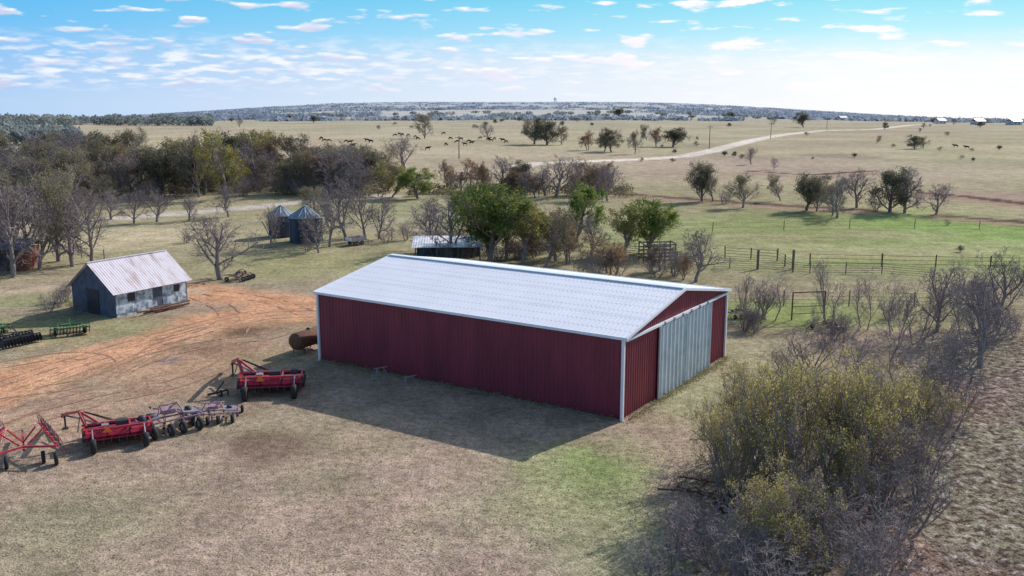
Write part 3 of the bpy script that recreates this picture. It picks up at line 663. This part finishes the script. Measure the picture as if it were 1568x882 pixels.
def cult(frame='mauve'):
    mb=MB()
    for y in(-1,-.2,.6): mb.tube((-1.7,y,.75),(1.7,y,.75),.055,frame,square=True)
    for x in(-1.7,-.7,.7,1.7): mb.tube((x,-1.05,.75),(x,.65,.75),.05,frame,square=True)
    for i in range(11):
        x=-1.6+i*.32; y=(-1,-.2,.6)[i%3]
        mb.tube((x,y,.72),(x,y-.25,.45),.022,'black',4); mb.tube((x,y-.25,.45),(x,y,.12),.022,'black',4); mb.box((x,y+.04,.1),(.16,.05,.14),'black',rx=.5)
    mb.tube((-.7,.6,.75),(0,2.6,.5),.055,frame,square=True); mb.tube((.7,.6,.75),(0,2.6,.5),.055,frame,square=True); mb.box((0,2.8,.48),(.1,.4,.08),'black')
    for x in(-1.3,-.35,.35,1.3):
        mb.wheel((x,-1.45,.36),(1,0,0),.36,.24,'grey'); mb.tube((x+.16,-1.0,.75),(x+.16,-1.45,.36),.035,frame,4)
    for s in(-1,1):
        mb.tube((s*.8,-.6,.8),(s*.5,-.3,1.5),.045,frame,square=True); mb.tube((s*.5,-.3,1.5),(s*.1,.6,.9),.045,frame,square=True)
        mb.wheel((s*1.9,.9,.34),(1,0,0),.34,.2,'grey'); mb.tube((s*1.7,.6,.75),(s*1.9,.9,.3),.04,frame,4)
        mb.box((s*1.1,-.3,.9),(.9,1.0,.10),'grey',ry=s*.15); mb.lathe((s*1.1,-.3,.95),(0,0,1),[(.2,0),(.2,.18),(0,.2)],'black',12)
    mb.tube((-.5,-.3,1.5),(.5,-.3,1.5),.04,frame,square=True); mb.box((0,-.1,1.05),(.7,.5,.25),frame)
    return mb
c1=cult(); oc=c1.obj('field_cultivator',None,(*at(258,655),0),.7,.95)
inst(oc,'field_cultivator',(*at(328,640),0),.25,(.8,.75,.65))
c2=cult('rust'); oc2=c2.obj('rusty_cultivator',None,(*at(367,428),0),1.3,.7)
inst(oc2,'rusty_cultivator',(*at(1130,485),0),.3,.6); inst(oc2,'rusty_cultivator',(*at(1268,507),0),2.0,.6)
def harrow(c='green'):
    mb=MB()
    for s in(-1,1):
        a=Vector((-1.6,s*.7-.15,.4));b_=Vector((1.6,s*.7+.15,.4))
        mb.tube(a,b_,.03,'black'); mb.tube(a+Vector((0,0,.35)),b_+Vector((0,0,.35)),.07,c,square=True)
        for i in range(13):
            p=a.lerp(b_,i/12); ax=(b_-a).normalized(); mb.lathe(p,ax,[(0,.05),(.18,.03),(.3,-.02),(.3,-.03),(.1,.02),(0,.03)],'black',14)
            if i%4==0: mb.tube(p,p+Vector((0,0,.35)),.03,c,4)
    for x in(-1,0,1): mb.tube((x,-.8,.8),(x,.8,.8),.06,c,square=True)
    mb.tube((-.8,.8,.8),(0,2.6,.5),.05,c,square=True); mb.tube((.8,.8,.8),(0,2.6,.5),.05,c,square=True)
    mb.tube((0,-.3,.85),(0,.9,1.35),.05,c,square=True)
    for x in(-1.2,1.2): mb.wheel((x,0,.38),(1,0,0),.36,.22,c)
    return mb
hg=harrow(); oh=hg.obj('green_disc_harrow',None,(*at(108,512),0),.4,.85)
hb=harrow('black'); ohb=hb.obj('black_disc_harrow',None,(*at(28,527),0),.9,.9); inst(oh,'green_disc_harrow',(*at(-14,512),0),.3,.8)
# fuel tank
mb=MB(); rr=.62
mb.lathe((0,0,.95),(0,1,0),[(0,-1.5),(rr*.6,-1.44),(rr*.9,-1.3),(rr,-1.15),(rr,1.15),(rr*.9,1.3),(rr*.6,1.44),(0,1.5)],'rust',24)
for y in(-.9,.9):
    mb.box((0,y,.35),(1.1,.12,.1),'rust')
    for x in(-.45,.45): mb.tube((x,y,.7),(x*1.1,y,0),.05,'rust',square=True)
mb.lathe((0,.2,1.5),(0,0,1),[(.15,0),(.15,.15),(0,.18)],'black',12)
mb.obj('rusty_fuel_tank',None,(-14.7,64.9,0),-.5)
mb=MB(); mb.tube((-.7,0,.12),(.5,.1,.3),.08,'black',square=True); mb.tube((.5,.1,.3),(.5,.1,0),.05,'black'); mb.tube((-.2,.05,.2),(.3,.55,.7),.06,'black',square=True); mb.wheel((.1,-.2,.22),(1,.3,0),.22,.14); mb.obj('drawbar_cart',None,(*at(336,606),0),.3)
for u,v in((583,580),(627,594)):
    mb=MB()
    for s in(-1,1):
        mb.tube((s*.5,-.3,0),(s*.2,0,.75),.025,'grey'); mb.tube((s*.5,.3,0),(s*.2,0,.75),.025,'grey')
    mb.tube((-.5,0,.74),(.5,0,.74),.035,'grey'); mb.obj('metal_sawhorse',None,(*at(u,v),0),.6)
# farm trailer
mb=MB(); mb.box((0,0,.75),(3,1.7,.12),'grey')
for y in(-.83,.83): mb.box((0,y,1.05),(3,.05,.45),'grey'); mb.wheel((-.4,y*1.1,.38),(0,1,0),.36,.2); mb.wheel((.5,y*1.1,.38),(0,1,0),.36,.2)
for x in(-1.48,1.48): mb.box((x,0,1.05),(.05,1.6,.45),'white')
mb.tube((1.5,.4,.7),(2.7,0,.55),.05,'black'); mb.tube((1.5,-.4,.7),(2.7,0,.55),.05,'black'); mb.tube((2.6,0,.55),(2.6,0,0),.04,'black')
mb.obj('farm_trailer',None,(*at(545,375),0),.9,.8)
# pen / chute
mb=MB()
for x in(0,1.2,2.4,3.6):
    for y in(0,2.2): mb.tube((x,y,0),(x,y,2.2),.08,'wood')
for y in(0,2.2):
    for z in(.4,.8,1.2,1.6,2.1): mb.box((1.8,y-.09,z),(3.8,.04,.14),'wood')
for x in(0,3.6): mb.box((x,1.1,2.2),(.1,2.3,.12),'wood')
mb.obj('loading_chute',None,(*at(985,404),0),.1)
# fences
def fence(name,pts,post=2.6,h=1.3,rails=5,k='wood',pr=.07,rr_=.03):
    mb=MB(); P=[Vector((*at(*p),0)) for p in pts]
    for a,b_ in zip(P[:-1],P[1:]):
        L=(b_-a).length; n_=max(1,int(L/post))
        for i in range(n_+1):
            q=a.lerp(b_,i/n_); mb.tube(q-Vector((0,0,.1)),q+Vector((R.uniform(-.05,.05),0,h*R.uniform(.92,1.16))),pr,k,6)
        for j in range(rails): mb.tube(a+Vector((0,0,h*(j+.7)/rails)),b_+Vector((0,0,h*(j+.7)/rails)),rr_,k,4)
    mb.obj(name)
fence('corral_fence',[(1075,409),(1160,413),(1214,417),(1240,419),(1350,420),(1430,427)],rails=5,rr_=.018,pr=.05,h=1.15)
fence('corral_fence',[(1075,409),(1000,396),(940,390)]); fence('corral_fence',[(1214,417),(1190,400),(1110,395)],rails=4,rr_=.02)
fence('pipe_fence',[(1240,405),(1350,408),(1600,412)],post=5,rails=3,k='rust',rr_=.02)
fence('wire_fence',[(1060,465),(1200,468),(1400,470),(1600,480)],post=5,rails=4,k='wood',pr=.05,rr_=.01)
fence('wire_fence',[(600,368),(660,360),(720,352)],post=4,rails=3,pr=.06,rr_=.015)
fence('wire_fence',[(-60,392),(60,385),(160,400)],post=4,rails=3,pr=.06,rr_=.015)
fence('wire_fence',[(980,356),(1200,352),(1400,350),(1600,352)],post=7,rails=2,pr=.05,rr_=.008)
mb=MB()
for u in(1160,1214):
    X,Y=at(u,412); mb.tube((X,Y,0),(X,Y,2.1),.14,'wood')
mb.obj('gate_posts')
mb=MB()
for x in(0,2.9): mb.tube((x,0,0),(x,0,2.3),.06,'rust')
mb.tube((0,0,2.28),(2.9,0,2.28),.05,'rust'); mb.tube((0,0,1.1),(2.9,0,1.1),.03,'rust'); mb.tube((0,0,.5),(2.9,0,.5),.03,'rust'); mb.obj('pipe_gate_frame',None,(*at(1212,490),0),.2)
def pole(u,v,top):
    X,Y=at(u,v); h=hgt(Y,top); mb=MB(); mb.tube((0,0,-.3),(0,0,h),.18,'wood',8,.12); mb.box((0,0,h-.6),(2.4,.12,.14),'wood')
    for x in(-1.1,-.4,.4,1.1): mb.tube((x,0,h-.5),(x,0,h-.25),.05,'grey',6)
    mb.obj('utility_pole',None,(X,Y,zt(X,Y)))
for a in((703,243,208),(1086,228,192),(1266,198,180),(1180,212,188)): pole(*a)
mb=MB(); hT=20
for i in range(6):
    t_=i*math.tau/6; mb.tube((math.cos(t_)*6,math.sin(t_)*6,0),(math.cos(t_)*4.5,math.sin(t_)*4.5,hT),.5,'white',6)
mb.tube((0,0,0),(0,0,hT),1,'white',8); mb.lathe((0,0,hT),(0,0,1),[(0,-2.5),(4,-1),(6,1.5),(6,4),(4,6),(0,7)],'white',18)
X=150.;Yw=3300.; mb.obj('water_tower',None,(X,Yw,zt(X,Yw)))
# ---------------- cattle
def cow_mesh(name,graze,key):
    nodes=[((-.0,0,1.05),(.34,.36))]; E=[]
    def add(p,r,par): nodes.append((p,(r,r) if not isinstance(r,tuple) else r)); E.append((par,len(nodes)-1)); return len(nodes)-1
    rump=add((0,-.75,1.1),(.30,.32),0); sh=add((0,.6,1.1),(.31,.36),0)
    if graze: n1=add((0,.98,.85),.17,sh); hd=add((0,1.2,.42),.13,n1); mz=add((0,1.32,.16),.08,hd)
    else: n1=add((0,1.0,1.3),.19,sh); hd=add((0,1.28,1.45),.14,n1); mz=add((0,1.6,1.3),.085,hd)
    for s in(-1,1):
        k=add((s*.2,-.68,.72),.13,rump); k2=add((s*.2,-.86,.42),.065,k); add((s*.2,-.80,.03),.05,k2)
        k=add((s*.19,.6,.68),.11,sh); k2=add((s*.19,.64,.38),.06,k); add((s*.19,.62,.03),.05,k2)
        add((s*.22,1.14 if not graze else 1.1,1.5 if not graze else .55),.035,hd)
    t_=add((0,-1.08,1.05),.04,rump); add((0,-1.14,.5),.03,t_)
    me=bpy.data.meshes.new(name+'_sk'); me.from_pydata([n[0] for n in nodes],E,[])
    o=link(bpy.data.objects.new(name+'_sk',me)); md=o.modifiers.new('s','SKIN')
    for i,nn in enumerate(nodes): me.skin_vertices[0].data[i].radius=nn[1]
    me.skin_vertices[0].data[0].use_root=True
    md2=o.modifiers.new('b','SUBSURF'); md2.levels=1
    dg=bpy.context.evaluated_depsgraph_get(); m2=bpy.data.meshes.new_from_object(o.evaluated_get(dg)); m2.name=name
    bpy.data.objects.remove(o); m2.materials.clear(); m2.materials.append(M[key]); return m2
CG=[cow_mesh('cow_g',True,'hide'),cow_mesh('cow_s',False,'hide')]
cz=-min(v.co.z for v in CG[0].vertices)-.03
for u,v in [(397,215),(441,215),(447,216),(455,215),(462,217),(468,216),(492,213),(497,216),(504,216),(530,217),(536,219),(562,216),(568,218),(612,206),(625,208),(636,210),(655,229),(679,205),(683,222),(690,213),(700,218),(706,214),(712,222),(718,217),(722,220),(735,212),(748,214),(752,216),(757,213),(770,216),(775,218),(1463,225),(1480,227),(420,214),(605,208),(616,207),(640,213),(540,224)]:
    X,Y=at(u,v+1); c=link(bpy.data.objects.new('cow',R.choice([CG[0],CG[0],CG[1]]))); c.location=(X,Y,cz); c.rotation_euler=(0,0,math.pi/2*R.choice([-1,1])+R.uniform(-.9,.9)); c.scale=(R.uniform(.9,1.12),)*3
# ---------------- sky, sun, camera
SS=.13
wd=bpy.data.worlds.new('World'); scene.world=wd; wd.use_nodes=True; nt=wd.node_tree; N=nt.nodes; Lk=nt.links
bg=N['Background']; bg.inputs['Strength'].default_value=SS
sk=N.new('ShaderNodeTexSky'); sk.sky_type='NISHITA'; sk.sun_disc=False; sk.sun_elevation=SUN_EL; sk.sun_rotation=SUN_AZ; sk.air_density=1.2; sk.dust_density=1.5; sk.ozone_density=2.0
tc=N.new('ShaderNodeTexCoord'); sp=N.new('ShaderNodeSeparateXYZ'); Lk.new(tc.outputs['Generated'],sp.inputs[0])
az=N.new('ShaderNodeMath'); az.operation='ARCTAN2'; Lk.new(sp.outputs[0],az.inputs[0]); Lk.new(sp.outputs[1],az.inputs[1]); az=az.outputs[0]; el=sp.outputs[2]
def ramp(x,els):
    n=N.new('ShaderNodeValToRGB'); Lk.new(x,n.inputs[0]); cr=n.color_ramp
    while len(cr.elements)<len(els): cr.elements.new(.5)
    for e_,(p,c) in zip(cr.elements,els): e_.position=p; e_.color=(*c,1)
    return n.outputs[0]
def mix(f,a,b_,bt='MIX'):
    n=N.new('ShaderNodeMixRGB'); n.blend_type=bt
    for i,q in enumerate((f,a,b_)):
        if isinstance(q,(int,float)): n.inputs[i].default_value=q
        elif isinstance(q,tuple): n.inputs[i].default_value=(*q,1)
        else: Lk.new(q,n.inputs[i])
    return n.outputs[0]
ee=mrange(el,0,.14,0,1)
rl=ramp(ee,[(0,(.42,.63,.92)),(.25,(.28,.55,.93)),(.55,(.13,.50,.92)),(1,(.06,.44,.84))])
rr_=ramp(ee,[(0,(1.0,1.0,1.0)),(.28,(.95,1.0,1.0)),(.5,(.52,.90,1.0)),(.8,(.24,.76,.93)),(1,(.18,.70,.88))])
low=mix(mrange(az,-.60,.34,0,1),rl,rr_)
cv=N.new('ShaderNodeCombineXYZ'); Lk.new(mth('MULTIPLY',az,22.),cv.inputs[0]); Lk.new(mth('MULTIPLY',el,105.),cv.inputs[1])
def cn(vec,sc,off,det=6):
    mp=N.new('ShaderNodeMapping'); mp.inputs['Location'].default_value=off; Lk.new(vec,mp.inputs['Vector'])
    n=N.new('ShaderNodeTexNoise'); n.inputs['Scale'].default_value=sc; n.inputs['Detail'].default_value=det; n.inputs['Roughness'].default_value=.5
    Lk.new(mp.outputs[0],n.inputs['Vector']); return n.outputs['Fac']
c1=mrange(cn(cv.outputs[0],.72,(5,3,0)),.555,.635,0,1.)
c2=mth('MULTIPLY',mrange(cn(cv.outputs[0],1.5,(9,5,0),6),.46,.62,0,.8),mth('MULTIPLY',mrange(el,.008,.025,0,1),mrange(el,.07,.045,0,1)))
c2=mth('MULTIPLY',c2,mrange(az,-.05,-.2,.45,1))
cm=mth('MAXIMUM',c1,c2); cm=mth('MULTIPLY',cm,mrange(el,.0,.02,0,1))
shade=cn(cv.outputs[0],.72,(5,3.35,0)); ccol=mix(mrange(shade,.48,.62,0,1),(1.0,1.0,1.04),(.60,.66,.88))
ccol=mix(mrange(az,-.3,.2,0,.9),ccol,(1.08,1.03,1.05))
low=mix(cm,low,ccol)
low10=mix(1.0,low,(1/SS,1/SS,1/SS),'MULTIPLY')
hz=mrange(el,.14,.45,0,1)
fin=mix(hz,low10,sk.outputs[0]); Lk.new(fin,bg.inputs['Color'])
sd=Vector((math.sin(SUN_AZ)*math.cos(SUN_EL),math.cos(SUN_AZ)*math.cos(SUN_EL),math.sin(SUN_EL)))
l=bpy.data.lights.new('sun','SUN'); l.energy=4.5; l.angle=math.radians(.5); l.color=(1,.93,.88)
lo=link(bpy.data.objects.new('sun',l)); lo.rotation_euler=sd.to_track_quat('Z','Y').to_euler()
c=bpy.data.cameras.new('camera'); co=link(bpy.data.objects.new('camera',c)); co.location=(0,0,H); co.rotation_euler=(math.pi/2-TH,0,0); c.lens=36*F/1568; c.clip_start=.5; c.clip_end=20000
scene.camera=co
scene.view_settings.view_transform='Standard'
try: scene.view_settings.look='None'
except Exception: pass
scene.view_settings.exposure=0
